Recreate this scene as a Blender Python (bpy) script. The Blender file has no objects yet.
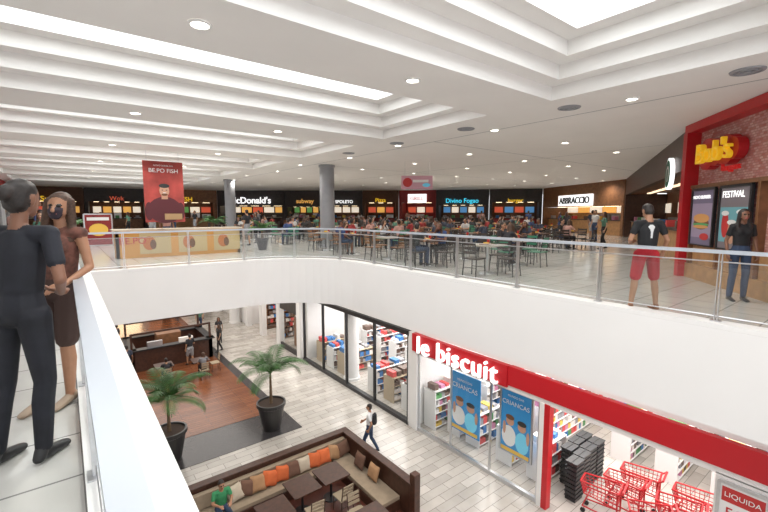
import bpy, bmesh, math, random
import numpy as np
from mathutils import Vector, Matrix
random.seed(11)
sc = bpy.context.scene
sc.view_settings.view_transform = 'Standard'
COL = sc.collection

# ---------------------------------------------------------------- materials
_M = {}
def mat(name, col, rough=.5, metal=0., emit=0., var=0.0, vscale=6., spec=.5):
    if name in _M: return _M[name]
    m = bpy.data.materials.new(name); m.use_nodes = True
    nt = m.node_tree; b = nt.nodes['Principled BSDF']
    c = (col[0], col[1], col[2], 1)
    b.inputs['Base Color'].default_value = c
    b.inputs['Roughness'].default_value = rough
    b.inputs['Metallic'].default_value = metal
    b.inputs['Specular IOR Level'].default_value = spec
    if emit:
        b.inputs['Emission Color'].default_value = c
        b.inputs['Emission Strength'].default_value = emit
    if var:
        tc = nt.nodes.new('ShaderNodeTexCoord'); n = nt.nodes.new('ShaderNodeTexNoise')
        n.inputs['Scale'].default_value = vscale; n.inputs['Detail'].default_value = 3
        r = nt.nodes.new('ShaderNodeValToRGB')
        r.color_ramp.elements[0].color = tuple(max(0, x*(1-var)) for x in col)+(1,)
        r.color_ramp.elements[1].color = tuple(min(1, x*(1+var)) for x in col)+(1,)
        r.color_ramp.elements[0].position = .3; r.color_ramp.elements[1].position = .7
        nt.links.new(tc.outputs['Object'], n.inputs['Vector'])
        nt.links.new(n.outputs['Fac'], r.inputs['Fac'])
        nt.links.new(r.outputs['Color'], b.inputs['Base Color'])
    _M[name] = m
    return m

def tilemat(name, c1, c2, mortar, w, h, msize, rough=.2, offset=0., swap=False):
    m = bpy.data.materials.new(name); m.use_nodes = True
    nt = m.node_tree; b = nt.nodes['Principled BSDF']
    tc = nt.nodes.new('ShaderNodeTexCoord')
    br = nt.nodes.new('ShaderNodeTexBrick')
    br.offset = offset; br.squash = 1
    br.inputs['Color1'].default_value = (*c1, 1); br.inputs['Color2'].default_value = (*c2, 1)
    br.inputs['Mortar'].default_value = (*mortar, 1)
    br.inputs['Scale'].default_value = 1; br.inputs['Mortar Size'].default_value = msize
    br.inputs['Brick Width'].default_value = w; br.inputs['Row Height'].default_value = h
    if swap:
        mp = nt.nodes.new('ShaderNodeMapping'); mp.inputs['Rotation'].default_value = (math.pi/2, 0, 0)
        nt.links.new(tc.outputs['Object'], mp.inputs['Vector']); nt.links.new(mp.outputs['Vector'], br.inputs['Vector'])
    else:
        nt.links.new(tc.outputs['Object'], br.inputs['Vector'])
    no = nt.nodes.new('ShaderNodeTexNoise'); no.inputs['Scale'].default_value = 3
    mx = nt.nodes.new('ShaderNodeMixRGB'); mx.blend_type = 'MULTIPLY'; mx.inputs['Fac'].default_value = .22
    nt.links.new(tc.outputs['Object'], no.inputs['Vector'])
    nt.links.new(br.outputs['Color'], mx.inputs['Color1']); nt.links.new(no.outputs['Fac'], mx.inputs['Color2'])
    nt.links.new(mx.outputs['Color'], b.inputs['Base Color'])
    b.inputs['Roughness'].default_value = rough
    return m

def glassmat(name, tint=(.93, .97, .96), refl=.10):
    m = bpy.data.materials.new(name); m.use_nodes = True
    nt = m.node_tree; nt.nodes.remove(nt.nodes['Principled BSDF'])
    out = nt.nodes['Material Output']
    t = nt.nodes.new('ShaderNodeBsdfTransparent'); t.inputs[0].default_value = (*tint, 1)
    g = nt.nodes.new('ShaderNodeBsdfGlossy'); g.inputs['Roughness'].default_value = .02
    mx = nt.nodes.new('ShaderNodeMixShader'); mx.inputs[0].default_value = refl
    nt.links.new(t.outputs[0], mx.inputs[1]); nt.links.new(g.outputs[0], mx.inputs[2])
    nt.links.new(mx.outputs[0], out.inputs['Surface'])
    return m

def randmat(name, cols, rough=.8):
    m = bpy.data.materials.new(name); m.use_nodes = True
    nt = m.node_tree; b = nt.nodes['Principled BSDF']
    oi = nt.nodes.new('ShaderNodeObjectInfo'); r = nt.nodes.new('ShaderNodeValToRGB')
    r.color_ramp.interpolation = 'CONSTANT'
    e = r.color_ramp.elements
    while len(e) < len(cols): e.new(.5)
    for i, c in enumerate(cols):
        e[i].position = i/len(cols); e[i].color = (*c, 1)
    nt.links.new(oi.outputs['Random'], r.inputs['Fac']); nt.links.new(r.outputs['Color'], b.inputs['Base Color'])
    b.inputs['Roughness'].default_value = rough
    return m

WHITE = mat('white_plaster', (.80, .79, .78), .6, var=.02, vscale=1.5)
CEILM = mat('ceiling_paint', (.84, .82, .795), .7, var=.02, vscale=1.)
FASC = mat('fascia_paint', (.80, .79, .78), .45, var=.015, vscale=1.)
PANEL = mat('skylight_diffuser', (.93, .98, 1.), .5, emit=4.0)
LAMP = mat('lamp_emit', (1., .93, .82), .5, emit=12)
WARML = mat('warm_strip_light', (1., .76, .48), .5, emit=5)
STEEL = mat('brushed_steel', (.62, .63, .65), .3, .9, var=.05, vscale=30)
RAILW = mat('rail_white_paint', (.52, .56, .62), .3, .25)
GLASS = glassmat('clear_glass', (.91, .96, .95), .08)
SGLASS = glassmat('shop_glass', (.95, .97, .97), .06)
BLACK = mat('black_frame', (.02, .02, .022), .35)
DARK = mat('dark_panel', (.045, .04, .04), .5, var=.2)
WOODD = mat('dark_wood', (.06, .024, .014), .4, var=.3, vscale=9)
WOODM = mat('mid_wood', (.22, .10, .045), .45, var=.25, vscale=5)
WOODL = mat('light_wood', (.42, .23, .10), .45, var=.2, vscale=5)
RED = mat('red_paint', (.50, .012, .018), .35, var=.04)
REDE = mat('red_sign_band', (.50, .010, .018), .4)
WHE = mat('white_lit_letters', (1, 1, 1), .4, emit=1.2)
YEL = mat('yellow_lit', (1., .62, .03), .4, emit=.6)
ORG = mat('orange_panel', (.62, .30, .07), .5)
GREEN = mat('green_sign', (.0, .22, .10), .4, emit=.4)
CYAN = mat('cyan_lit', (.05, .55, .75), .4, emit=1.2)
BLUE = mat('blue_poster', (.03, .25, .55), .4, emit=.15)
GREY = mat('grey_paint', (.30, .31, .33), .5, .2)
CGREY = mat('column_grey', (.30, .31, .33), .35, .3, var=.04)
SKIN = mat('skin_tan', (.38, .19, .11), .5, var=.05, vscale=20)
SKIND = mat('skin_brown', (.22, .10, .06), .5, var=.05, vscale=20)
LIP = mat('lip', (.35, .09, .08), .5)
EYE = mat('eye_dark', (.02, .015, .012), .2)
HAIR = mat('hair_black', (.018, .012, .01), .55, var=.4, vscale=60)
HAIRB = mat('hair_brown', (.06, .028, .015), .55, var=.4, vscale=60)

# ---------------------------------------------------------------- mesh builder
class MB:
    def __init__(s): s.v = []; s.f = []; s.m = []; s.mats = []
    def mi(s, m):
        if m not in s.mats: s.mats.append(m)
        return s.mats.index(m)
    def add(s, vs, fs, m):
        o = len(s.v); s.v += [tuple(v) for v in vs]; k = s.mi(m)
        for f in fs: s.f.append([i+o for i in f]); s.m.append(k)
    def box(s, c, d, m, rz=0., rx=0.):
        M = Matrix.Rotation(rz, 3, 'Z') @ Matrix.Rotation(rx, 3, 'X'); c = Vector(c)
        vs = [c + M @ Vector((sx*d[0]/2, sy*d[1]/2, sz*d[2]/2)) for sx in (-1, 1) for sy in (-1, 1) for sz in (-1, 1)]
        s.add(vs, [(0, 1, 3, 2), (4, 6, 7, 5), (0, 4, 5, 1), (2, 3, 7, 6), (0, 2, 6, 4), (1, 5, 7, 3)], m)
    def bb(s, x0, x1, y0, y1, z0, z1, m):
        s.box(((x0+x1)/2, (y0+y1)/2, (z0+z1)/2), (x1-x0, y1-y0, z1-z0), m)
    def cyl(s, a, b, r0, r1, m, n=12, cap=True):
        a = Vector(a); b = Vector(b); d = (b-a).normalized()
        x = d.orthogonal().normalized(); y = d.cross(x)
        vs = []
        for p, r in ((a, r0), (b, r1)):
            for i in range(n):
                t = 2*math.pi*i/n; vs.append(p + x*math.cos(t)*r + y*math.sin(t)*r)
        fs = [(i, (i+1) % n, n+(i+1) % n, n+i) for i in range(n)]
        if cap: fs += [tuple(range(n-1, -1, -1)), tuple(range(n, 2*n))]
        s.add(vs, fs, m)
    def lathe(s, prof, m, n=24, c=(0, 0, 0)):
        vs = []
        for r, z in prof:
            for i in range(n):
                t = 2*math.pi*i/n; vs.append((c[0]+r*math.cos(t), c[1]+r*math.sin(t), c[2]+z))
        fs = []
        for k in range(len(prof)-1):
            for i in range(n):
                fs.append((k*n+i, k*n+(i+1) % n, (k+1)*n+(i+1) % n, (k+1)*n+i))
        s.add(vs, fs, m)
    def pillow(s, c, w, h, t, m, M=Matrix.Identity(3), n=8):
        c = Vector(c); vs = []; fs = []
        for side in (1, -1):
            o = len(vs)
            for i in range(n+1):
                for j in range(n+1):
                    u = -1+2*i/n; v = -1+2*j/n
                    k = (max(0, (1-u**4)*(1-v**4)))**.5
                    pin = 1-.10*(abs(v)**3)*(1-abs(u))
                    vs.append(c + M @ Vector((u*w/2, side*t/2*k, v*h/2*pin)))
            for i in range(n):
                for j in range(n):
                    q = (o+i*(n+1)+j, o+(i+1)*(n+1)+j, o+(i+1)*(n+1)+j+1, o+i*(n+1)+j+1)
                    fs.append(q if side < 0 else q[::-1])
        s.add(vs, fs, m)
    def ellipse(s, x, y, z, w, h, m, n=20):
        s.add([(x+w/2*math.cos(2*math.pi*i/n), y, z+h/2*math.sin(2*math.pi*i/n)) for i in range(n)], [tuple(range(n))], m)
    def mesh(s, name, smooth=False):
        me = bpy.data.meshes.new(name); me.from_pydata(s.v, [], s.f)
        for m in s.mats: me.materials.append(m)
        me.polygons.foreach_set('material_index', s.m)
        if smooth: me.polygons.foreach_set('use_smooth', [True]*len(s.f))
        me.update(); return me
    def obj(s, name, loc=(0, 0, 0), rz=0., smooth=False, parent=None, bevel=0):
        o = bpy.data.objects.new(name, s.mesh(name, smooth)); COL.objects.link(o)
        o.location = loc; o.rotation_euler = (0, 0, rz)
        if parent: o.parent = parent
        if bevel:
            b = o.modifiers.new('b', 'BEVEL'); b.width = bevel; b.segments = 2; b.limit_method = 'ANGLE'
        return o
def inst(name, me, loc, rz=0., sc_=1.):
    o = bpy.data.objects.new(name, me); COL.objects.link(o); o.location = loc; o.rotation_euler = (0, 0, rz)
    o.scale = (sc_,)*3; return o

def text(name, s, width, m, loc, parent=None, rz=0., ext=.03, bold=.0, spacing=1.):
    cu = bpy.data.curves.new(name, 'FONT'); cu.body = s; cu.extrude = ext; cu.offset = bold; cu.space_character = spacing
    cu.align_x = 'CENTER'; cu.align_y = 'CENTER'
    t = bpy.data.objects.new('tmp', cu); COL.objects.link(t)
    dg = bpy.context.evaluated_depsgraph_get(); dg.update()
    me = bpy.data.meshes.new_from_object(t.evaluated_get(dg)); bpy.data.objects.remove(t)
    xs = [v.co.x for v in me.vertices]; ys = [v.co.y for v in me.vertices]
    k = width/(max(xs)-min(xs)); cy = (max(ys)+min(ys))/2; cx = (max(xs)+min(xs))/2
    for v in me.vertices:
        x, y, z = v.co; v.co = ((x-cx)*k, -z, (y-cy)*k)
    me.materials.clear(); me.materials.append(m)
    o = bpy.data.objects.new(name, me); COL.objects.link(o); o.location = loc; o.rotation_euler = (0, 0, rz)
    if parent: o.parent = parent
    return o

# ---------------------------------------------------------------- ROOM SHELL
CZ = 3.7; SZ = -1.4; LZ = -6.6
UT = tilemat('upper_floor_tile', (.58, .56, .53), (.62, .60, .57), (.26, .25, .24), .6, .6, .009, .14)
LT = tilemat('lower_floor_tile', (.46, .43, .39), (.64, .60, .55), (.25, .23, .21), .9, .3, .008, .2, .5)
PARQ = tilemat('parquet', (.17, .055, .022), (.27, .095, .04), (.05, .02, .012), 1.6, .16, .006, .25, .5)
GRAN = mat('dark_granite', (.045, .042, .045), .2, var=.3, vscale=40)

arc = [(4.5+2.5*math.sin(a), 10.3+2.5*math.cos(a)) for a in [math.radians(x) for x in range(0, 91, 6)]]
VOID = [(.45, -6), (.45, 12.8)] + arc + [(7.0, -6)]
mb = MB()
def slab_quads(P4):
    n = len(P4)
    mb.add([(x, y, 0) for x, y in P4], [tuple(range(n))], UT)
    mb.add([(x, y, SZ) for x, y in P4], [tuple(range(n-1, -1, -1))], FASC)
slab_quads([(-3.2, -6), (.45, -6), (.45, 12.8), (-3.2, 12.8)])
slab_quads([(-3.2, 12.8), (45, 12.8), (45, 48), (-3.2, 48)])
slab_quads([(7, -6), (45, -6), (45, 12.8), (7, 12.8)])
for a, b in zip(arc[:-1], arc[1:]): slab_quads([(7, 12.8), a, b])
for a, b in zip(VOID[:-1], VOID[1:]):
    mb.add([(a[0], a[1], 0), (b[0], b[1], 0), (b[0], b[1], SZ), (a[0], a[1], SZ)], [(0, 1, 2, 3)], FASC)
mb.obj('floor')

def offs(path, d):
    out = []
    for i, p in enumerate(path):
        a = Vector(path[max(0, i-1)]); b = Vector(path[min(len(path)-1, i+1)])
        p = Vector(p)
        if 0 < i < len(path)-1:
            t1 = (p-a).normalized(); t2 = (b-p).normalized()
            n1 = Vector((-t1.y, t1.x)); n2 = Vector((-t2.y, t2.x)); n = (n1+n2).normalized()
            n = n/max(.5, n.dot(n1))
        else:
            t = (b-a).normalized(); n = Vector((-t.y, t.x))
        out.append(p+n*d)
    return out
def strip(name, path, d0, d1, z0, z1, m):
    A = offs(path, d0); B = offs(path, d1); mb = MB()
    for i in range(len(path)-1):
        q = [A[i], A[i+1], B[i+1], B[i]]
        vs = [(p.x, p.y, z0) for p in q]+[(p.x, p.y, z1) for p in q]
        mb.add(vs, [(3, 2, 1, 0), (4, 5, 6, 7), (0, 1, 5, 4), (1, 2, 6, 5), (2, 3, 7, 6), (3, 0, 4, 7)], m)
    return mb.obj(name)
strip('trim_1', VOID[1:], 0, .28, .001, .07, FASC)
strip('trim_2', [(.45, -6), (.45, 12.8)], 0, .45, .001, .075, FASC)

mb = MB(); mb.bb(-3.2, 20, -6, 42, LZ-.2, LZ, LT); mb.obj('floor.001')
mb = MB(); mb.bb(-2.5, 6.7, 13.7, 36, LZ+.001, LZ+.012, GRAN); mb.bb(-2.0, 6.3, 15.6, 35.5, LZ+.012, LZ+.02, PARQ)
mb.obj('floor_inlay')

# ceiling with stepped coffers
mb = MB()
XL, XR = -2.4, 7.45
def rect(x0, x1, y0, y1, z, m): mb.add([(x0, y0, z), (x1, y0, z), (x1, y1, z), (x0, y1, z)], [(3, 2, 1, 0)], m)
rect(XR, 45, -6, 48, CZ, CEILM); rect(-3.2, XL, -6, 48, CZ, CEILM)
cof = [(-4.5, -.8), (.7, 4.4)] + [(5.9+5.2*i, 9.6+5.2*i) for i in range(6)]
ys = -6
NS, SH_, SI = 4, .25, .31
for a, b in cof:
    rect(XL, XR, ys, a, CZ, CEILM); ys = b
    x0, x1, y0, y1, z = XL, XR, a, b, CZ
    for k in range(NS):
        z2 = z+SH_
        mb.add([(x0, y0, z), (x1, y0, z), (x1, y1, z), (x0, y1, z), (x0, y0, z2), (x1, y0, z2), (x1, y1, z2), (x0, y1, z2)],
               [(0, 4, 5, 1), (1, 5, 6, 2), (2, 6, 7, 3), (3, 7, 4, 0)], CEILM)
        n = (x0+SI, x1-SI, y0+SI, y1-SI)
        if k < NS-1:
            rect(x0, x1, y0, n[2], z2, CEILM); rect(x0, x1, n[3], y1, z2, CEILM)
            rect(x0, n[0], n[2], n[3], z2, CEILM); rect(n[1], x1, n[2], n[3], z2, CEILM)
            x0, x1, y0, y1 = n; z = z2
        else:
            rect(x0, x1, y0, y1, z2, PANEL)
rect(XL, XR, ys, 48, CZ, CEILM)
for (x0, x1, y0, y1) in [(8.9, 30, 9.0, 9.04), (8.9, 8.94, -4, 40), (8.9, 34, 16.5, 16.54), (15, 15.04, 2, 40)]:
    rect(x0, x1, y0, y1, CZ-.003, GREY)
mb.bb(-3.2, 45, -6, 48, 5.0, 5.1, CEILM)
mb.obj('ceiling')

# walls
mb = MB(); mb.bb(-3.4, -3.2, -6, 48, -1.4, 5, WHITE); mb.obj('wall_left')
mb = MB(); mb.bb(-3.4, -3.2, -6, 42, LZ, -1.4, WHITE); mb.obj('wall_left.001')
mb = MB(); mb.bb(-3.2, 45, 48, 48.2, 0, 5, WHITE); mb.obj('wall_back')
mb = MB(); mb.bb(-3.2, 17.2, 41, 41.2, LZ, SZ, WHITE); mb.obj('wall_back.001')
mb = MB(); mb.bb(10.1, 10.3, -6, 38, -2.85, SZ, WHITE); mb.obj('wall_right')
mb = MB(); mb.bb(17, 17.2, -6, 41, LZ, SZ, WHITE); mb.obj('wall_right.001')

# ---------------------------------------------------------------- RAILINGS
RP = [(.06, -4), (.06, 12.98)] + [(p[0], p[1]) for p in offs([(1.0, 12.8)]+arc+[(7, -6)], .18)]
def railing(name, pts, post_gap, zt):
    mb = MB()
    for a, b in zip(pts[:-1], pts[1:]):
        A = Vector((*a, 0)); B = Vector((*b, 0)); d = (B-A); L = d.length
        if L < .05: continue
        u = d.normalized()
        mb.box((A+B)/2+Vector((0, 0, zt)), (L+.03, .07, .05), RAILW, math.atan2(u.y, u.x))
        mb.cyl(A+Vector((0, 0, zt-.14)), B+Vector((0, 0, zt-.14)), .010, .010, STEEL, 6)
        mb.cyl(A+Vector((0, 0, .14)), B+Vector((0, 0, .14)), .010, .010, STEEL, 6)
        q = [A+Vector((0, 0, .16)), B+Vector((0, 0, .16)), B+Vector((0, 0, zt-.16)), A+Vector((0, 0, zt-.16))]
        mb.add(q, [(0, 1, 2, 3)], GLASS)
    acc = 0; nxt = .3
    for a, b in zip(pts[:-1], pts[1:]):
        A = Vector((*a, 0)); B = Vector((*b, 0)); L = (B-A).length; u = (B-A).normalized()
        while nxt <= acc+L:
            p = A+u*(nxt-acc); rz = math.atan2(u.y, u.x)
            mb.box(p+Vector((0, 0, zt/2)), (.012, .05, zt-.02), STEEL, rz)
            mb.box(p+u*.035+Vector((0, 0, zt/2)), (.012, .05, zt-.02), STEEL, rz)
            mb.box(p+u*.017+Vector((0, 0, .08)), (.12, .10, .012), STEEL, rz)
            nxt += post_gap
        acc += L
    return mb.obj(name)
railing('balcony_railing', RP, 1.62, 1.05)

# ---------------------------------------------------------------- COLUMNS
def column(name, x, y, z0, z1, r, m):
    mb = MB(); mb.lathe([(r+.05, 0), (r+.05, .12), (r, .14), (r, z1-z0-.12), (r+.04, z1-z0-.1), (r+.04, z1-z0)], m, 32)
    mb.obj(name, (x, y, z0), smooth=False)
COLS = [(9.5, 16.4), (8.7, 27.6)]
for x, y in COLS: column('column', x, y, 0.001, CZ-.001, .33, CGREY)
for x, y in [(10.75, 16.4), (9.6, 30.5), (9.6, 35)]:
    column('column', x, y, LZ, -2.92 if x > 10 else SZ, .36, WHITE)

# ---------------------------------------------------------------- DOWNLIGHTS
mb = MB(); mb.lathe([(.13, 0), (.13, -.015), (.10, -.02), (.095, -.004)], WHITE, 24)
mb.add([(.096*math.cos(i*math.pi/12), .096*math.sin(i*math.pi/12), -.005) for i in range(24)], [tuple(range(23, -1, -1))], LAMP)
dl = mb.mesh('downlight')
mb = MB(); mb.lathe([(.22, 0), (.21, -.02), (.17, -.025), (.165, -.008), (.13, -.008), (.125, -.025), (.09, -.025), (.085, -.008), (.05, -.008), (.045, -.03), (.001, -.03)], GREY, 28)
vent = mb.mesh('air_vent')
dlp = []
for y in (0., 5.1, 10.35, 15.6, 20.8, 26.0, 31.2):
    for x in (1.35, 4.55): dlp.append((x, y))
for i in range(7):
    for j in range(9):
        x = 8.5+3.3*i+(0.4 if j % 2 else 0); y = 3.4+3.4*j-.1*i
        if x < 29 and y < 36 and x*.8+y < 44 and y > x*.49+.3-1.5: dlp.append((x, y))
for k, (x, y) in enumerate(dlp):
    o = inst('downlight', dl, (x, y, CZ-.001))
    l = bpy.data.lights.new('downlight_lamp', 'SPOT'); l.energy = 190; l.spot_size = 2.6; l.spot_blend = .8
    l.color = (1, .93, .85); l.shadow_soft_size = .08
    lo = bpy.data.objects.new('lamp', l); COL.objects.link(lo); lo.parent = o; lo.location = (0, 0, -.05)
for y in (1.7, 4.45, 7.15, 9.9, 12.6): inst('air_vent', vent, (8.2, y, CZ-.001))

def area(name, loc, sx, sy, e, col=(1, .96, .9), rot=(0, 0, 0)):
    l = bpy.data.lights.new(name, 'AREA'); l.shape = 'RECTANGLE'; l.size = sx; l.size_y = sy; l.energy = e; l.color = col
    o = bpy.data.objects.new(name, l); COL.objects.link(o); o.location = loc; o.rotation_euler = rot
area('lower_ceiling_light', (4, 25, SZ-.03), 8, 18, 900)
area('lower_ceiling_light', (8.6, 12, SZ-.03), 1.2, 20, 260)
area('shop_light', (13.5, 4, -2.95), 5, 13, 950, (1, .97, .94))
area('shop_light', (13.5, 15.7, -2.95), 5, 7.5, 560, (1, .97, .94))
area('shop_light', (13.5, 25, -2.95), 5, 7.5, 320, (1, .93, .85))

# ---------------------------------------------------------------- LOWER SHOPS
mb = MB()
for y in (11.2, 20.3, 29.2): mb.bb(10.32, 16.98, y-.1, y+.1, LZ+.001, -2.92, WHITE)
mb.obj('wall_shop_partition')
mb = MB(); mb.bb(10.3, 17, -6, 38, -2.9, -2.85, WHITE); mb.obj('ceiling_shop')
root = bpy.data.objects.new('variety_store_front', None); COL.objects.link(root)
mb = MB()
mb.bb(9.95, 10.09, -6, 6.9, -3.44, -2.86, REDE); mb.bb(9.92, 10.09, 6.9, 11.05, -3.52, -2.86, REDE)
mb.bb(10.0, 10.09, -6, 11.05, -3.60, -3.44, WHITE)
mb.bb(9.98, 10.2, 5.56, 5.72, LZ, -3.58, RED); mb.bb(9.98, 10.2, 5.72, 5.86, LZ, -3.58, WHITE); mb.bb(9.98, 10.2, 10.85, 11.05, LZ, -3.58, WHITE)
mb.bb(10.0, 10.2, 1.1, 2.0, LZ, -3.58, WHITE); mb.bb(10.0, 10.2, -6, -2, LZ, -3.58, WHITE)
mb.obj('red_fascia_band', parent=root)
mb = MB()
for y in (5.9, 7.55, 9.2, 10.83): mb.bb(10.05, 10.11, y-.03, y+.03, LZ, -3.58, STEEL)
mb.bb(10.03, 10.13, 5.86, 10.85, LZ, LZ+.12, STEEL); mb.bb(10.05, 10.11, 5.86, 10.85, -3.64, -3.58, STEEL)
mb.obj('window_frame', parent=root)
mb = MB(); mb.add([(10.08, 5.88, LZ+.1), (10.08, 10.85, LZ+.1), (10.08, 10.85, -3.6), (10.08, 5.88, -3.6)], [(0, 1, 2, 3)], SGLASS)
mb.obj('window_1', parent=root)
text('sign_letters', 'le biscuit', 3.5, WHE, (9.88, 8.95, -3.20), root, -math.pi/2, .05, spacing=1.08)
PAL = [mat('prod_%d' % i, c, .5) for i, c in enumerate([(.7, .08, .08), (.85, .8, .75), (.05, .2, .5), (.8, .55, .1), (.1, .35, .12), (.6, .25, .4), (.3, .3, .32), (.75, .72, .7), (.15, .1, .08)])]
def shelf(name, loc, rz, L, Hh, D=.5, lv=5, pal=PAL, frame=WHITE):
    mb = MB(); mb.bb(-L/2, L/2, -.015, .015, 0, Hh, frame)
    for e in (-1, 1): mb.bb(e*L/2-.02, e*L/2+.02, -D/2, D/2, 0, Hh, frame)
    for k in range(lv):
        z = .1+k*(Hh-.15)/lv; mb.bb(-L/2, L/2, -D/2, D/2, z-.02, z, frame)
        for sd in (-1, 1):
            x = -L/2+.05
            while x < L/2-.15:
                w = random.uniform(.08, .22); h = random.uniform(.45, .9)*((Hh-.15)/lv-.04)
                if random.random() < .9: mb.bb(x, min(x+w, L/2-.03), min(sd*.03, sd*(D/2-.04)), max(sd*.03, sd*(D/2-.04)), z, z+h, random.choice(pal))
                x += w+.015
    x = -L/2+.05
    mb.bb(-L/2, L/2, -D/2, D/2, Hh-.03, Hh, frame)
    while x < L/2-.3:
        w = random.uniform(.12, .3)
        mb.bb(x, x+w, -D/3, D/3, Hh, Hh+random.uniform(.08, .25), random.choice(pal)); x += w+random.uniform(.02, .15)
    return mb.obj(name, loc, rz)
for i, y in enumerate((-2.5, -.6, 1.0, 7.3, 8.5, 9.7)):
    shelf('store_shelf', (14.0, y, LZ), 0, 3.4, 1.6, .6)
for y in (2.6, 4.0, 5.3): shelf('store_shelf', (15.0, y, LZ), 0, 1.9, 1.5, .6)
for y in (-4, -.5, 3, 6.5, 9.3): shelf('store_shelf', (16.7, y, LZ), math.pi/2, 2.6, 2.3, .5, 6)
shelf('store_shelf', (11.4, 10.7, LZ), 0, 1.7, 1.5, .6)
for y in (6.45, 7.6, 8.9, 9.8):
    shelf('display_shelf', (11.5, y, LZ), 0, 1.2, 1.2, .6, 3)
root = bpy.data.objects.new('shoe_store_front', None); COL.objects.link(root)
mb = MB(); mb.bb(10.0, 10.2, 11.3, 20.2, -3.05, -2.87, BLACK); mb.bb(10.0, 10.2, 11.3, 20.2, LZ, LZ+.15, BLACK)
for y in (11.4, 13.6, 15.8, 18.0, 20.1): mb.bb(10.02, 10.14, y-.04, y+.04, LZ, -3.0, BLACK)
mb.bb(10.0, 10.3, 11.05, 11.35, LZ, -2.87, WHITE)
mb.obj('window_frame', parent=root)
mb = MB(); mb.add([(10.08, 11.4, LZ+.1), (10.08, 20.1, LZ+.1), (10.08, 20.1, -3.), (10.08, 11.4, -3.)], [(0, 1, 2, 3)], SGLASS); mb.obj('window_2', parent=root)
SH = [PAL[1], PAL[7], PAL[6], PAL[8], PAL[0], PAL[8], PAL[2]]
BEI = mat('beige_fixture', (.5, .4, .28), .5)
for k, y in enumerate((12.2, 13.4, 14.6, 17.3, 18.4, 19.5)): shelf('store_shelf', (11.6, y, LZ), .0, 1.8, 1.1, .7, 3, SH, BEI if k % 2 else WHITE)
for y in (12.2, 13.5, 14.8, 16.1, 17.4, 18.7): shelf('store_shelf', (14.4, y, LZ), 0, 2.6, 1.5, .6, 5, SH)
for y in (12.7, 15.2, 17.7): shelf('store_shelf', (16.7, y, LZ), math.pi/2, 2.3, 2.6, .5, 8, SH)
root = bpy.data.objects.new('clothing_store_front', None); COL.objects.link(root)
mb = MB(); mb.bb(10.0, 10.2, 20.4, 29.1, -3.5, -2.87, WHITE)
for y in (20.6, 23.4, 26.2, 29.0): mb.bb(9.95, 10.28, y-.22, y+.22, LZ, -2.9, WHITE)
mb.bb(10.02, 10.12, 20.8, 23.2, -4.2, -3.5, DARK); mb.bb(10.02, 10.12, 20.8, 23.2, LZ, LZ+.3, DARK)
mb.obj('storefront_frame', parent=root)
mb = MB(); mb.add([(10.08, 20.8, LZ+.1), (10.08, 23.2, LZ+.1), (10.08, 23.2, -3.5), (10.08, 20.8, -3.5)], [(0, 1, 2, 3)], SGLASS); mb.obj('window_3', parent=root)
for y in (21.3, 22.6, 24.8, 27.5): shelf('store_shelf', (12.3, y, LZ), 0, 3, 1.8, .6, 5, SH, WOODM)
mb = MB()
mb.bb(-3, 9.9, 38.4, 38.6, -3.4, SZ-.01, WHITE)
for x in (-2.8, 1, 4.8, 8.6): mb.bb(x-.25, x+.25, 38.2, 38.6, LZ, -3.3, WHITE)
mb.bb(-3, 9.9, 39.6, 39.7, LZ, -3.4, DARK); mb.bb(1.2, 4.6, 39.4, 39.5, -5.8, -3.9, WARML); mb.bb(5.0, 8.3, 39.4, 39.5, -5.2, -4.4, mat('dim_warm', (.8, .35, .2), .5, emit=1.2))
mb.obj('lower_end_storefront')
mb = MB(); mb.bb(10.35, 16.9, 29.4, 29.5, LZ, -2.95, WHITE); mb.bb(10.1, 10.3, 29.4, 37.9, LZ, -2.95, WHITE); mb.obj('wall_right.002')

def poster(name, w, h, bg, shapes, loc, rz, frame=None, t=.03):
    mb = MB(); mb.bb(-w/2, w/2, 0, t, 0, h, bg)
    if frame:
        for e in (-1, 1): mb.bb(e*w/2-.03, e*w/2+.03, -.02, t+.01, 0, h, frame)
        mb.bb(-w/2, w/2, -.02, t+.01, -.0, .03, frame); mb.bb(-w/2, w/2, -.02, t+.01, h-.03, h+.03, frame)
    y = -.004
    for k in shapes:
        if k[0] == 'e': mb.ellipse(k[1]*w, y, k[2]*h, k[3]*w, k[4]*h, k[5])
        else:
            x, z, ww, hh = k[1]*w, k[2]*h, k[3]*w, k[4]*h
            mb.add([(x-ww/2, y, z-hh/2), (x+ww/2, y, z-hh/2), (x+ww/2, y, z+hh/2), (x-ww/2, y, z+hh/2)], [(0, 1, 2, 3)], k[5])
        y -= .003
    return mb.obj(name, loc, rz)
PW = mat('print_white', (.8, .8, .8), .5); PS = mat('print_skin', (.55, .3, .2), .5); PB = mat('print_black', (.03, .03, .03), .5)
PC = mat('print_cyan', (.15, .55, .75), .5, emit=.15); PY = mat('print_yellow', (.8, .5, .08), .5); PR = mat('print_red', (.50, .03, .03), .5)
PBR = mat('print_brown', (.16, .07, .03), .5); PG = mat('print_green', (.1, .4, .15), .5)
kids = [('e', -.18, .5, .26, .14, PS), ('e', .2, .47, .26, .14, PS), ('e', -.18, .56, .28, .08, PBR), ('e', .2, .53, .28, .08, PB),
        ('e', -.2, .27, .46, .32, PW), ('e', .22, .24, .42, .32, PC), ('e', -.35, .38, .1, .2, PS), ('e', .4, .35, .1, .2, PS), ('r', 0, .06, .9, .06, PY)]
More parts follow.
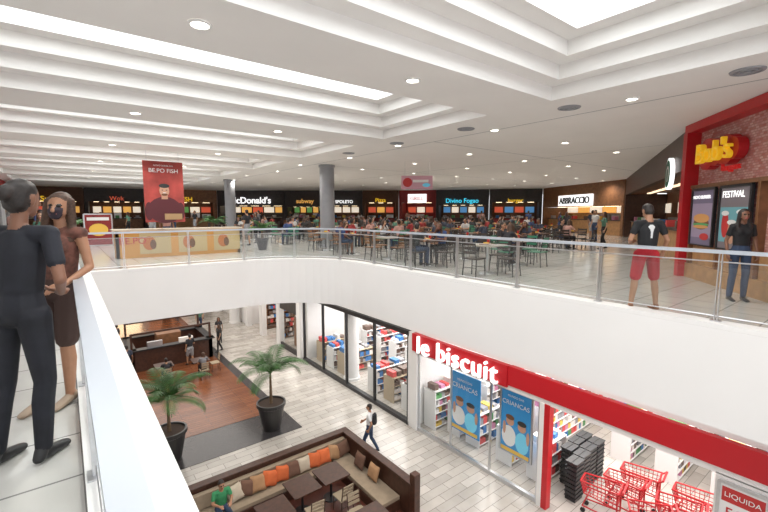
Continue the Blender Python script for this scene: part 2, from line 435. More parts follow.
for (px, py, wv, pz, fr_) in ((10.5, 8.95, 1.3, .55, None), (10.45, 6.9, 1.1, .75, STEEL)):
    pz0 = poster('kids_poster', wv, 2.1, BLUE, kids, (px, py, LZ+pz), -math.pi/2, fr_)
    text('poster_letters', 'CRIANCAS', wv*.85, PW, (0, -.03, 1.65), pz0, 0, .002); text('poster_letters_small', 'MUNDO DAS', wv*.5, PW, (0, -.03, 1.87), pz0, 0, .002)
    mb = MB()
    for x in (-.45, .45): mb.cyl((x, .015, 2.1), (x, .015, 2.93 if pz < .6 else 2.7), .006, .006, STEEL, 5)
    mb.obj('suspension_cables', parent=pz0)
pz0 = poster('price_sign', .75, 1.15, mat('board_white', (.8, .8, .8), .5), [('r', 0, .80, .86, .26, PR), ('r', 0, .22, .86, .2, PR)], (9.96, 1.55, -4.85), -math.pi/2, STEEL)
text('price_letters', 'LIQUIDA', .55, PW, (0, -.012, .92), pz0, 0, .002); text('price_letters_small', '50%', .5, PR, (0, -.012, .56), pz0, 0, .002)

def cart():
    mb = MB(); R = RED
    B = [(-.22, -.40, .50), (.22, -.40, .50), (.17, .40, .55), (-.17, .40, .55)]
    T = [(-.28, -.45, .95), (.28, -.45, .95), (.22, .48, .90), (-.22, .48, .90)]
    lerp = lambda a, b, t: tuple(a[i]+(b[i]-a[i])*t for i in range(3))
    for i in range(4):
        j = (i+1) % 4; mb.cyl(T[i], T[j], .022, .022, R, 6); mb.cyl(B[i], B[j], .016, .016, R, 6)
        n = 9 if i % 2 else 6
        for k in range(n+1): mb.cyl(lerp(B[i], B[j], k/n), lerp(T[i], T[j], k/n), .009, .009, R, 4)
        for k in (1, 2, 3): mb.cyl(lerp(B[i], T[i], k/4), lerp(B[j], T[j], k/4), .009, .009, R, 4)
    for k in range(1, 8): mb.cyl(lerp(B[0], B[3], k/8), lerp(B[1], B[2], k/8), .009, .009, R, 4)
    mb.cyl((-.28, -.55, 1.02), (.28, -.55, 1.02), .028, .028, R, 8)
    for e in (-1, 1):
        mb.cyl((e*.28, -.55, 1.02), (e*.26, -.42, .9), .02, .02, R, 6)
        mb.cyl((e*.26, -.42, .9), (e*.24, -.42, .18), .02, .02, R, 6)
        mb.cyl((e*.24, -.42, .18), (e*.18, .42, .18), .02, .02, R, 6)
        mb.cyl((e*.18, .42, .18), (e*.19, .3, .52), .018, .018, R, 6)
        for y, x in ((-.4, .24), (.4, .18)):
            mb.cyl((e*x-.02, y, .065), (e*x+.02, y, .065), .065, .065, BLACK, 12); mb.cyl((e*x, y, .07), (e*x, y, .18), .012, .012, STEEL, 6)
    return mb.mesh('shopping_cart')
cm = cart()
for x, y, a in [(11.0, 4.55, .2), (11.7, 4.25, .1), (12.4, 4.1, .15), (10.95, 3.35, .5), (11.75, 3.0, .2), (12.5, 2.85, .1)]:
    inst('shopping_cart', cm, (x, y, LZ), a)
def basket_stack():
    mb = MB()
    for k in range(9):
        z = .051+k*.13; mb.box((0, 0, z), (.42, .30, .10), BLACK); mb.box((0, 0, z+.055), (.46, .34, .02), BLACK)
        mb.cyl((-.2, 0, z+.07), (.2, 0, z+.07), .01, .01, BLACK, 6)
    return mb.mesh('shopping_basket_stack')
bs = basket_stack()
for x, y in [(11.1, 5.35), (11.6, 5.4), (12.1, 5.45), (12.6, 5.45), (11.65, 5.8), (12.15, 5.85), (12.65, 5.85)]: inst('shopping_basket_stack', bs, (x, y, LZ), .0)

# ---------------------------------------------------------------- PALMS
LEAF = mat('palm_leaf', (.06, .16, .04), .5, var=.35, vscale=4); TRUNK = mat('palm_trunk', (.14, .09, .05), .8, var=.3, vscale=20)
POT = mat('pot_dark', (.03, .028, .028), .35); SOIL = mat('soil', (.05, .03, .02), .9, var=.3, vscale=30)
def palm(name, loc, pr, ph, th, fl, nf=16, seed=1, drop=1.9):
    rnd = random.Random(seed); mb = MB()
    mb.lathe([(pr*.62, 0), (pr*.95, ph*.85), (pr*1.04, ph*.88), (pr*1.04, ph), (pr*.93, ph), (pr*.9, ph-.06), (.001, ph-.06)], POT, 28)
    mb.lathe([(.001, ph-.05), (pr*.88, ph-.055)], SOIL, 20); mb.lathe([(.001, .001), (pr*.62, .001)], POT, 20)
    top = Vector((0, 0, ph+th))
    for k in range(6):
        mb.cyl((0, 0, ph-.06+k*(th+.06)/6), (0, 0, ph-.06+(k+1)*(th+.06)/6), .065-.004*k, .052-.004*k, TRUNK, 10)
    for i in range(nf):
        az = i*2.399+rnd.uniform(-.2, .2); el = rnd.uniform(.35, 1.3); L = fl*rnd.uniform(.8, 1.1)
        hd = Vector((math.cos(az), math.sin(az), 0)); side = Vector((-hd.y, hd.x, 0))
        pts = []; p = top.copy(); e = el; n = 14
        for k in range(n+1):
            pts.append(p.copy()); p = p+(hd*math.cos(e)+Vector((0, 0, math.sin(e))))*L/n; e -= (drop/n)*(.4+1.1*k/n)
        for k in range(n): mb.cyl(pts[k], pts[k+1], .012*(1-k/n)+.003, .012*(1-(k+1)/n)+.003, LEAF, 5, False)
        for k in range(2, n+1):
            t = k/n; ll = fl*.26*(math.sin(math.pi*min(1, .15+t*.85))**.6+.08)
            d = (pts[k]-pts[k-1]).normalized()
            for h in (0, .5):
                b0 = pts[k-1].lerp(pts[k], h)
                for s in (-1, 1):
                    tip = b0+(side*s*.75+d*.7+Vector((0, 0, -.3))).normalized()*ll
                    mid = b0.lerp(tip, .45)+Vector((0, 0, .02))
                    w = d*.013*fl
                    mb.add([b0-w*.5, b0+w*.5, mid+w, tip, mid-w], [(0, 1, 2, 4), (4, 2, 3)], LEAF)
    return mb.obj(name, loc)
palm('potted_palm', (5.75, 14.35, LZ+.012), .52, 1.05, 1.1, 1.75, 13, 3, 2.3)
palm('potted_palm', (2.3, 14.5, LZ+.012), .52, 1.05, 1.0, 1.75, 14, 5, 2.3)
palm('potted_palm', (5.8, 35, LZ+.02), .4, .9, .5, 1.0, 12, 8)
palm('potted_palm', (6.6, 16.9, 0), .26, .5, .3, .8, 14, 6)
palm('potted_palm', (6.6, 24, 0), .28, .5, .5, .9, 14, 7)
palm('potted_palm', (.4, 30, 0), .28, .5, .5, .9, 12, 9)

# ---------------------------------------------------------------- LOWER CAFE SEATING
DECK = mat('cafe_deck', (.10, .028, .018), .4, var=.2, vscale=4)
SEATF = mat('seat_fabric', (.30, .23, .16), .85, var=.1)
D0 = LZ+.05
mb = MB(); mb.bb(1.9, 6.95, 3.5, 11.05, LZ+.001, D0, DECK); mb.obj('cafe_deck_platform')
mb = MB()
z = D0+.001
mb.bb(1.9, 6.95, 10.9, 11.05, z, LZ+1.0, WOODD); mb.bb(1.85, 7.0, 10.85, 11.1, LZ+1.0, LZ+1.06, WOODD)
mb.bb(6.8, 6.95, 7.6, 10.9, z, LZ+1.0, WOODD); mb.bb(6.75, 7.0, 7.55, 10.9, LZ+1.0, LZ+1.06, WOODD)
mb.bb(6.77, 6.98, 7.4, 7.6, z, LZ+1.35, WOODD); mb.bb(1.85, 2.05, 10.85, 11.1, z, LZ+1.15, WOODD)
mb.bb(2.05, 6.8, 10.2, 10.9, z, LZ+.36, WOODD); mb.bb(2.07, 6.1, 10.22, 10.8, LZ+.36, LZ+.47, SEATF)
mb.bb(6.15, 6.8, 8.0, 10.2, z, LZ+.36, WOODD); mb.bb(6.17, 6.78, 8.0, 10.8, LZ+.36, LZ+.47, SEATF)
mb.bb(2.07, 6.75, 10.72, 10.88, LZ+.5, LZ+.9, SEATF)
mb.obj('banquette_bench', bevel=.015)
mb = MB(); cc = [mat('cushion_orange', (.55, .12, .035), .9, var=.1), mat('cushion_cream', (.5, .42, .32), .9, var=.1), mat('cushion_brown', (.14, .07, .045), .9, var=.1), mat('cushion_tan', (.36, .2, .10), .9, var=.1)]
seq = [1, 2, 3, 0, 0, 2, 1, 0, 0, 3, 2]
for i, c in enumerate(seq):
    M = Matrix.Rotation(random.uniform(-.3, .3), 3, 'Y') @ Matrix.Rotation(-.35+random.uniform(-.1, .1), 3, 'X')
    mb.pillow((3.15+i*.34+random.uniform(-.04, .04), 10.57, LZ+.70), .44, .44, .18, cc[c], M)
for i in range(2):
    M = Matrix.Rotation(-math.pi/2, 3, 'Z') @ Matrix.Rotation(-.3, 3, 'X')
    mb.pillow((6.62, 9.7-i*.7, LZ+.70), .44, .44, .18, cc[[2, 3][i]], M)
mb.obj('throw_cushions', smooth=True)
def table_mesh(m, w=.75, d=.75, leg=STEEL):
    mb = MB(); mb.box((0, 0, .735), (w, d, .035), m); mb.box((0, 0, .71), (w*.6, .06, .02), leg); mb.cyl((0, 0, .03), (0, 0, .72), .035, .035, leg, 12)
    mb.lathe([(.001, 0.03), (.05, .035), (.22, .02), (.23, .0)], leg, 20); return mb
def chair_mesh(m, leg):
    mb = MB(); mb.box((0, 0, .44), (.42, .42, .03), m)
    for x in (-.18, .18):
        mb.cyl((x, .18, .43), (x*1.1, .2, 0), .016, .013, leg, 8); mb.cyl((x, -.18, .43), (x*1.1, -.22, 0), .016, .013, leg, 8)
        mb.cyl((x, -.19, .43), (x, -.26, .88), .016, .014, leg, 8)
    for z, y in ((.60, -.215), (.71, -.232), (.82, -.25)): mb.box((0, y, z), (.37, .018, .075), m, 0, .15)
    mb.cyl((-.18, .18, .22), (.18, .18, .22), .008, .008, leg, 6); mb.cyl((-.18, -.19, .22), (.18, -.19, .22), .008, .008, leg, 6)
    return mb
t2 = table_mesh(WOODD, .8, .8, BLACK).mesh('cafe_table'); ch2 = chair_mesh(mat('chair_beige', (.36, .29, .2), .7), WOODD).mesh('cafe_chair')
for x, y in ((5.55, 9.6), (4.65, 9.6), (5.5, 7.5), (3.7, 9.2)): inst('cafe_table', t2, (x, y, D0))
for x, y, a in ((5.55, 8.95, .05), (4.65, 8.9, -.1), (5.5, 8.15, 3.1), (5.5, 6.85, .0), (3.7, 8.5, .1)): inst('cafe_chair', ch2, (x, y, D0), a)

mb = MB()
mb.bb(-2, 2, -1.4, -1.2, 0, 1.1, WOODD); mb.bb(-2, 2, 1.2, 1.4, 0, 1.1, WOODD); mb.bb(-2, -1.8, -1.4, 1.4, 0, 1.1, WOODD); mb.bb(1.8, 2, -1.4, 1.4, 0, 1.1, WOODD)
mb.bb(-2.1, 2.1, -1.55, -1.1, 1.1, 1.16, BLACK); mb.bb(-2.1, 2.1, 1.1, 1.55, 1.1, 1.16, BLACK); mb.bb(-2.1, -1.7, -1.5, 1.5, 1.1, 1.16, BLACK); mb.bb(1.7, 2.1, -1.5, 1.5, 1.1, 1.16, BLACK)
for x in (-1.9, 1.9):
    for y in (-1.3, 1.3): mb.bb(x-.05, x+.05, y-.05, y+.05, 1.1, 2.0, WOODD)
mb.bb(-.6, .6, -.4, .4, 0, 1.5, WOODM); mb.bb(-1.2, -.5, -1.4, -1.2, 1.16, 1.45, STEEL); mb.bb(.3, 1.0, -1.4, -1.2, 1.16, 1.4, PAL[1]); mb.bb(-1.9, 1.9, -1.33, -1.27, 1.9, 2.0, WOODD); mb.bb(-1.9, 1.9, 1.27, 1.33, 1.9, 2.0, WOODD)
mb.obj('coffee_kiosk', (4.2, 25.2, LZ+.021))
inst('cafe_table', t2, (3.4, 21.9, LZ+.02)); inst('cafe_table', t2, (5, 21.6, LZ+.02)); inst('cafe_chair', ch2, (3.4, 21.15, LZ+.02)); inst('cafe_chair', ch2, (5, 20.9, LZ+.02)); inst('cafe_chair', ch2, (5.7, 21.6, LZ+.02), 1.57)

# ---------------------------------------------------------------- UPPER STOREFRONTS
def storefront(name, L, R, header, wall, counter, boards, hh=2.5, depth=2.2, sign=None, sback=None, smat=WHE, sw=2., sz=None, sx=None, lightm=WARML, H=CZ-.005, nb=5):
    L = Vector(L); R = Vector(R); d = R-L; Ln = d.length-.04; a = math.atan2(d.y, d.x)
    root = bpy.data.objects.new(name, None); COL.objects.link(root); root.location = (L.x, L.y, 0.001); root.rotation_euler = (0, 0, a)
    mb = MB()
    mb.bb(0, Ln, 0, .25, hh, H, header); mb.bb(0, .25, 0, depth, 0, hh, header); mb.bb(Ln-.25, Ln, 0, depth, 0, hh, header)
    mb.bb(0, Ln, depth, depth+.1, 0, H, wall); mb.bb(.25, Ln-.25, .25, depth, hh+.05, hh+.1, wall)
    mb.bb(.4, Ln-.4, .4, 1.0, 0, 1.0, counter); mb.bb(.35, Ln-.35, .33, 1.05, 1.0, 1.05, DARK)
    w = (Ln-.8)/nb
    for i in range(nb):
        if boards: mb.bb(.4+i*w+.08, .4+(i+1)*w-.08, depth-.08, depth, 1.55, 2.1, boards[i % len(boards)])
        mb.bb(.4+i*w+.2, .4+(i+1)*w-.2, 1.1, 1.3, hh-.0, hh+.05, lightm)
        mb.bb(.4+i*w+.2, .4+i*w+.5, .5, .8, 1.05, 1.3, random.choice(PAL))
        mb.bb(.4+i*w+.1, .4+(i+1)*w-.1, depth-.5, depth-.05, .0, random.uniform(.9, 1.5), STEEL)
    mb.obj('stall_structure', parent=root)
    if sign:
        sx = Ln/2 if sx is None else sx; sz = (hh+H)/2 if sz is None else sz
        if sback:
            m2 = MB(); m2.bb(sx-sw/2-.25, sx+sw/2+.25, -.1, .0, sz-.42, sz+.42, sback); m2.obj('sign_board', parent=root)
        text('sign_letters', sign, sw, smat, (sx, -.16, sz), root, 0, .03, bold=.01)
    return root
MBW = mat('menu_white', (.8, .72, .6), .5, emit=.8); MBR = mat('menu_red', (.6, .1, .05), .5, emit=.6); MBY = mat('menu_yellow', (.8, .42, .1), .5, emit=.7); MBB = mat('menu_blue', (.1, .3, .6), .5, emit=.5); MBG = mat('menu_green', (.15, .4, .12), .5, emit=.4)
BRW = mat('brown_wall', (.12, .055, .03), .6, var=.2); DRED = mat('dark_red_wall', (.25, .02, .02), .5, var=.2)
storefront('food_stall_front', (-3.0, 44), (1.5, 43.6), BRW, BRW, WOODM, [MBY, MBR], sign='Sushi', smat=YEL, sw=1.2, sz=2.7)
storefront('food_stall_front', (1.5, 43.6), (6.2, 43.2), DARK, BRW, WOODM, [MBW, MBY], sign='Wok', smat=MBR, sw=1.1, sz=2.8)
storefront('food_stall_front', (6.2, 43.2), (12, 42), WOODM, BRW, WOODL, [MBW, MBR, MBG], sign='FRESH', smat=YEL, sw=1.5, sz=2.8)
storefront('burger_restaurant_front', (12, 42), (17.2, 37.9), DARK, DARK, WOODD, [MBW, MBY, MBR], sign="McDonald's", smat=WHE, sw=4.0, sz=2.75, hh=2.2)
storefront('food_stall_front', (17.2, 37.9), (20.4, 35.4), DARK, BRW, WOODD, [MBG, MBY], sign='subway', smat=MBY, sw=1.7, sz=2.6, hh=2.1)
storefront('pasta_restaurant_front', (20.4, 35.4), (23.2, 33.2), DARK, BRW, WOODM, [MBW], sign='SPOLETO', smat=WHE, sw=1.7, sz=2.6, hh=2.2, nb=3)
storefront('food_stall_front', (23.2, 33.2), (26, 31), BRW, BRW, DRED, [MBR, MBY], sign='Pizza', smat=YEL, sw=1.0, sz=2.75, nb=3)
storefront('food_stall_front', (26, 31), (28.2, 28.1), DRED, DRED, DRED, [MBR, MBW], sign='GRILL', sback=WHE, smat=PR, sw=1.3, sz=2.9, nb=3)
storefront('grill_restaurant_front', (28.2, 28.1), (31.2, 24.2), DARK, BRW, DARK, [MBB, MBW], sign='Divino Fogao', smat=CYAN, sw=3.0, sz=2.6, hh=2.25)
storefront('food_stall_front', (31.2, 24.2), (34, 20.5), DARK, BRW, DRED, [MBR, MBB], sign='burger', smat=YEL, sw=1.3, sz=2.6, nb=4)
storefront('steakhouse_front', (34, 20.5), (28.6, 11.5), WOODM, WOODL, WOODL, [MBW, MBY], sign='ABBRACCIO', sback=WHE, smat=PB, sw=4.0, sz=2.5, sx=5.0, hh=2.0, nb=6)
storefront('coffee_shop_front', (28.4, 11.4), (12.7, 3.69), WOODD, WOODM, WOODL, [MBW, PBR], hh=2.7, nb=9, lightm=mat('soft_warm', (1, .75, .5), .5, emit=1.5))
root = bpy.data.objects.new('round_coffee_sign', None); COL.objects.link(root)
d_ = Vector((12.7-28.4, 3.69-11.4)).normalized(); aE = math.atan2(d_.y, d_.x); n_ = Vector((-d_.y, d_.x))
pE = Vector((12.7, 3.69))-d_*1.75-n_*.12
LG = mat('logo_green', (.0, .13, .07), .5)
root.location = (pE.x, pE.y, 2.72); root.rotation_euler = (0, 0, aE)
mb = MB(); mb.cyl((0, 0, 0), (0, .1, 0), .46, .46, WHE, 32); mb.ellipse(0, -.01, 0, .80, .80, LG, 32); mb.ellipse(0, -.014, 0, .46, .46, PW, 32)
mb.ellipse(0, -.018, -.03, .24, .36, LG, 20); mb.obj('disc', parent=root)

# burger corner shop (45 degree wall)
a45 = math.atan2(1.45-3.5, 9.73-12.3)
root = bpy.data.objects.new('burger_shop_front', None); COL.objects.link(root); root.location = (12.3, 3.5, 0.001); root.rotation_euler = (0, 0, a45)
MOS = tilemat('mosaic_pink', (.50, .14, .12), (.74, .50, .46), (.45, .2, .18), .10, .05, .006, .4, .5, swap=True)
mb = MB()
mb.bb(0, 5.2, .15, .3, 0, CZ-.01, MOS)
mb.bb(0, 5.2, -.15, .15, 3.50, CZ-.01, RED); mb.bb(-.05, .14, -.15, .3, 0, 3.50, RED)
mb.bb(0.14, 5.2, 0.0, .15, 0, .35, WOODL); mb.bb(.14, 5.2, .0, .15, 2.16, 2.24, WOODM)
for x in (.24, 1.45, 2.75, 4.0): mb.bb(x-.04, x+.04, 0.0, .15, .35, 2.2, WOODM)
mb.bb(.14, 5.2, .09, .12, .35, .8, WOODL)
mb.obj('shop_wall', parent=root)
text('sign_letters', "Bob's", 1.3, mat('yellow_letters', (.85, .5, .02), .4, emit=.35), (1.35, -.14, 2.92), root, 0, .05)
text('sign_letters_small', "burgers", .6, mat('letters_red', (.6, .02, .02), .4, emit=.2), (1.9, -.06, 2.50), root, 0, .03)
mb = MB()
for xx, rr in ((.85, .5), (1.2, .42), (1.6, .45), (1.85, .32)): mb.cyl((xx, -.04, 2.90), (xx, .14, 2.90), rr*.7, rr*.7, RED, 24)
mb.obj('sign_board', parent=root)
def pp(name, x, w, sh, bg):
    p = poster(name, w, 1.3, bg, sh, (x, -.03, .82), 0, BLACK); p.parent = root; return p
p1 = pp('menu_poster_a', .85, .98, [('r', 0, .45, .9, .6, mat('poster_glow', (.25, .20, .28), .5, emit=.3)), ('e', 0, .40, .7, .22, PBR), ('e', 0, .49, .72, .16, mat('bun', (.55, .27, .09), .5, emit=.2)), ('e', 0, .38, .74, .05, PG), ('e', 0, .34, .7, .06, mat('bun', (.45, .22, .07))), ('e', .2, .17, .4, .12, PR)], mat('poster_dark', (.12, .10, .15), .5, emit=.4))
text('poster_letters', 'NOVO BURGER', .75, WHE, (0, -.03, 1.12), p1, 0, .002)
p2 = pp('menu_poster_b', 2.08, 1.05, [('r', 0, .4, .9, .55, mat('poster_teal', (.10, .25, .28), .5, emit=.4)), ('e', -.25, .40, .24, .42, PR), ('e', .25, .42, .24, .42, PBR), ('e', 0, .28, .28, .36, PS), ('e', -.25, .58, .26, .08, PW), ('e', .25, .6, .26, .08, PW), ('e', 0, .44, .3, .08, PW)], mat('poster_dark2', (.13, .11, .12), .5, emit=.4))
text('poster_letters', 'FESTIVAL', .75, WHE, (0, -.03, 1.14), p2, 0, .002)
mb = MB(); mb.bb(-3.2, -3.0, 8, 42, 2.5, CZ-.01, RED)
for y in range(8, 43, 4): mb.bb(-3.2, -2.95, y-.2, y+.2, 0, 2.5, WHITE)
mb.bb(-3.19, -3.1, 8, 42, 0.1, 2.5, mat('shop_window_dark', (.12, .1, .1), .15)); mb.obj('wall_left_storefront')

# promo counter
mb = MB(); mb.bb(-2.1, 2.1, 0, .08, 0, .95, ORG); mb.bb(-2.2, 2.2, -.08, .7, .95, 1.0, mat('counter_top', (.6, .5, .38), .3)); mb.bb(-2.1, -2.0, 0, .65, 0, .95, ORG); mb.bb(2.0, 2.1, 0, .65, 0, .95, ORG)
mb.bb(-2.05, 2.05, .5, .6, 0, .9, WOODL)
for x in (-.9, .35, 1.6): mb.bb(x-.5, x+.5, -.012, 0, .12, .85, mat('panel_cream', (.55, .42, .22), .5))
for x in (-1.1, .2, 1.45): mb.ellipse(x, -.018, .5, .4, .5, mat('print_orange2', (.5, .16, .04), .5)); mb.ellipse(x+.12, -.022, .45, .2, .34, PBR)
r = mb.obj('promo_counter', (3.45, 16.6, 0.001)); text('counter_letters', 'BE.PO', .8, PR, (-1.6, -.02, .6), r, 0, .005)
PMR = mat('print_maroon', (.09, .012, .018), .5)
b = poster('hanging_banner', 1.25, 2.1, mat('banner_red', (.36, .05, .04), .6, var=.35, vscale=2), [('e', 0, .20, .86, .44, PMR), ('e', -.40, .18, .2, .3, PMR), ('e', .40, .18, .2, .3, PMR), ('r', 0, .42, .16, .08, PS), ('e', 0, .52, .25, .20, PS), ('e', 0, .60, .27, .07, PB), ('e', 0, .455, .16, .04, PBR), ('e', -.05, .53, .04, .015, PB), ('e', .05, .53, .04, .015, PB), ('e', 0, .485, .09, .012, PW), ('r', .2, .09, .45, .1, mat('print_tan', (.4, .25, .12), .5))], (2.85, 16.2, 1.25), 0)
text('banner_letters', 'BE.PO FISH', .9, PW, (0, -.05, 1.78), b, 0, .002); text('banner_letters_small', 'NOVO SABOR DO', .6, PW, (0, -.05, 1.95), b, 0, .002)
mb = MB()
for x in (-.5, .5): mb.cyl((x, .015, 2.1), (x, .015, 2.44), .006, .006, STEEL, 5)
mb.obj('suspension_cables', parent=b)
b = poster('hanging_sign', 1.3, .55, mat('pink_sign', (.6, .33, .40), .5), [('e', -.3, .5, .3, .7, PR), ('r', .12, .6, .5, .2, PW), ('e', .3, .3, .25, .3, PC)], (11.7, 12.8, 2.55), -.7)
mb = MB()
for x in (-.5, .5): mb.cyl((x, .015, .55), (x, .015, 1.145), .006, .006, STEEL, 5)
mb.obj('suspension_cables', parent=b)
poster('promo_panel', 1.1, 1.5, DRED, [('e', 0, .5, .7, .4, PY), ('r', 0, .85, .8, .1, PW)], (1.3, 24, .0), 0, STEEL)

# ---------------------------------------------------------------- PEOPLE
_ico = bmesh.new(); bmesh.ops.create_icosphere(_ico, subdivisions=2, radius=1.0); ICO = np.array([v.co[:] for v in _ico.verts]); _ico.free()
def V(*a): return Vector(a)
def person_mesh(name, mats, J=None, sleeve=.55, legs='long', hair='short', female=False, H=1.72, voxel=.02, head_yaw=0., head_tilt=0., curl=.5, fr=.0095, foot=(0, 1, 0), heel=0., bag=False, mask=False, back_print=False, longsl=False, lean=(0, 0)):
    j = dict(pel=V(0, 0, .96), waist=V(0, 0, 1.10), chest=V(0, .0, 1.29), neck=V(0, -.01, 1.46), head=V(0, .02, 1.605),
             shL=V(-.175, 0, 1.405), shR=V(.175, 0, 1.405), elL=V(-.225, -.03, 1.13), elR=V(.225, -.03, 1.13), wrL=V(-.23, .06, .89), wrR=V(.23, .06, .89),
             hipL=V(-.088, 0, .91), hipR=V(.088, 0, .91), knL=V(-.1, .02, .50), knR=V(.1, .02, .50), anL=V(-.11, -.02, .085), anR=V(.11, -.02, .085))
    if J: j.update(J)
    if female and not (J and 'shL' in J): j['shL'] = V(-.155, 0, 1.395); j['shR'] = V(.155, 0, 1.395)
    P = []
    def pr(A, ra, B, rb, m, rz=0.):
        if not hasattr(ra, '__len__'): ra = (ra,)*3
        if not hasattr(rb, '__len__'): rb = (rb,)*3
        P.append((np.array(A[:]), np.array(ra), np.array(B[:]), np.array(rb), m, rz))
    sw = .9 if female else 1.
    hipw = .16 if female else .15
    pr(j['pel']-V(0, 0, .02), (hipw, .115, .10), j['pel'].lerp(j['waist'], .7), (.135*sw, .1, .06), 'pants')
    pr(j['waist']-V(0, 0, .03), (.145*sw, .108, .07), j['chest'], (.160*sw, .112, .11), 'top')
    pr(j['chest'], (.160*sw, .112, .11), j['neck']-V(0, 0, .07), (.11, .075, .05), 'top')
    pr(j['shL'], .055, j['shR'], .055, 'top')
    if female:
        for e in (-1, 1): pr(j['chest']+V(e*.065, .075, .0), .058, j['chest']+V(e*.06, .05, .04), .05, 'top')
    c = j['head']; f = V(math.sin(-head_yaw), math.cos(head_yaw), 0); s = V(f.y, -f.x, 0); u = V(0, 0, 1)
    if head_tilt: f = (f*math.cos(head_tilt)-u*math.sin(head_tilt)).normalized(); u = s.cross(f)
    hz = head_yaw
    pr(j['neck']-V(0, 0, .02), .055 if not female else .047, c-u*.06-f*.015, .050 if not female else .043, 'skin')
    pr(c+u*.03-f*.008, (.074, .090, .080), c-u*.03+f*.005, (.064, .076, .06), 'skin', hz)
    pr(c-u*.02+f*.02, (.058, .062, .04), c-u*.085+f*.055, (.027, .026, .02), 'skin', hz)
    pr(c+f*.088+u*.005, .010, c+f*.106-u*.028, .014, 'skin')
    for e in (-1, 1):
        pr(c+f*.076+s*(e*.028)+u*.012, (.012, .012, .007), c+f*.075+s*(e*.034)+u*.012, (.010, .012, .007), 'eye', hz)
        pr(c+s*(e*.074)+u*.01-f*.01, (.011, .02, .026), c+s*(e*.07)-u*.02-f*.005, (.01, .014, .016), 'skin', hz)
    pr(c+f*.083-s*.018-u*.052, .009, c+f*.083+s*.018-u*.052, .009, 'lip')
    pr(c+u*.048-f*.018, (.080, .090, .076), c-f*.04-u*.015, (.075, .062, .07), 'hair', hz)
    if hair == 'bun': pr(c-f*.105+u*.04, .045, c-f*.11+u*.03, .045, 'hair')
    if hair == 'long':
        pr(c-f*.04+u*.02, (.085, .07, .08), c-f*.075-u*.17, (.085, .045, .07), 'hair', hz)
        pr(c-f*.075-u*.17, (.085, .045, .07), c-f*.09-u*.30, (.06, .03, .05), 'hair', hz)
        for e in (-1, 1):
            pr(c+s*(e*.07)+u*.04, .036, c+s*(e*.09)-u*.14+f*.0, .032, 'hair')
            pr(c+s*(e*.09)-u*.14+f*.0, .032, c+s*(e*.10)-u*.26+f*.04, .022, 'hair')
    if mask: pr(c+f*.066-u*.025, (.052, .036, .022), c+f*.058-u*.075, (.040, .030, .022), 'extra', hz)
    if bag: pr(j['chest']+V(0, -.17, .03), (.13, .07, .12), j['chest']+V(0, -.17, -.18), (.14, .08, .09), 'extra')
    if back_print: pr(j['chest']+V(0, -.085, .05), (.045, .03, .04), j['chest']+V(0, -.083, -.10), (.02, .03, .03), 'extra')
    for S, e in (('L', -1), ('R', 1)):
        sh, el, wr = j['sh'+S], j['el'+S], j['wr'+S]
        k = .88 if female else 1.
        pr(sh, .048*k, el, .037*k, 'top' if longsl else 'skin'); pr(el, .038*k, wr, .026*k, 'top' if longsl else 'skin')
        if longsl: pr(sh, .052*k, el, .045*k, 'top'); pr(el, .045*k, wr, .034*k, 'top')
        elif sleeve: pr(sh, .058*k, sh.lerp(el, sleeve), .056*k, 'top')
        w = (wr-el).normalized(); hd = j.get('hd'+S)
        if hd: w = Vector(hd).normalized()
        n = Vector(j.get('pn'+S, (-e, 0, 0))); n = (n-w*n.dot(w))
        n = n.normalized() if n.length > .01 else w.orthogonal().normalized()
        l = n.cross(w) if e < 0 else w.cross(n)
        if 'th'+S in j:
            if l.dot(Vector(j['th'+S])) < 0: l = -l
        for i, (o_, ln) in enumerate(((.030, .070), (.010, .080), (-.011, .074), (-.030, .056))):
            kn = wr+w*.085+l*o_-w*(.006*abs(i-1.3))
            pr(wr+w*.01+l*o_*.5, .019, kn, .013, 'skin')
            d1 = w*math.cos(curl)+n*math.sin(curl); d2 = w*math.cos(curl*2.1)+n*math.sin(curl*2.1)
            m1 = kn+d1*ln*.52; pr(kn, fr+.001, m1, fr, 'skin'); pr(m1, fr, m1+d2*ln*.48, fr*.85, 'skin')
        tb = wr+w*.02+l*.02; t1 = tb+(w*.65+l*.7).normalized()*.045; pr(tb, .014, t1, fr+.002, 'skin'); pr(t1, fr+.002, t1+(w*.85+l*.25+n*.35).normalized()*.035, fr, 'skin')
        hp, kn, an = j['hip'+S], j['kn'+S], j['an'+S]
        ft = Vector(j.get('ft'+S, foot)).normalized()
        cal = kn.lerp(an, .28)-ft*.012
        if legs == 'long':
            pr(hp, (.088, .095, .09), kn, .060, 'pants'); pr(kn, .060, cal, .060, 'pants'); pr(cal, .060, an+V(0, 0, .02), .047, 'pants')
        else:
            pr(hp, .080, kn, .052, 'skin'); pr(kn, .052, cal, .054, 'skin'); pr(cal, .054, an, .034, 'skin')
            q = .85 if legs == 'shorts' else .35
            pr(hp, (.10, .105, .09), hp.lerp(kn, q), .084, 'pants')
        pr(an+V(0, 0, -.01)-ft*.02, .038, an-ft*.035+V(0, 0, -.045), (.034, .036, .034), 'shoes')
        pr(an+ft*.02+V(0, 0, -.04), (.038, .038, .042), an+ft*.16+V(0, 0, -.060-heel), (.042, .042, .024), 'shoes')
    bm = bmesh.new()
    for A, ra, B, rb, m, rz in P:
        R = np.array(Matrix.Rotation(rz, 3, 'Z'))
        vs = [bm.verts.new(A+R@(p*ra)) for p in ICO]+[bm.verts.new(B+R@(p*rb)) for p in ICO]
        r = bmesh.ops.convex_hull(bm, input=vs)
        bmesh.ops.delete(bm, geom=list({g for g in r['geom_interior']+r['geom_unused'] if isinstance(g, bmesh.types.BMVert)}), context='VERTS')
    k = H/1.72
    me = bpy.data.meshes.new('t'); bm.to_mesh(me); bm.free()
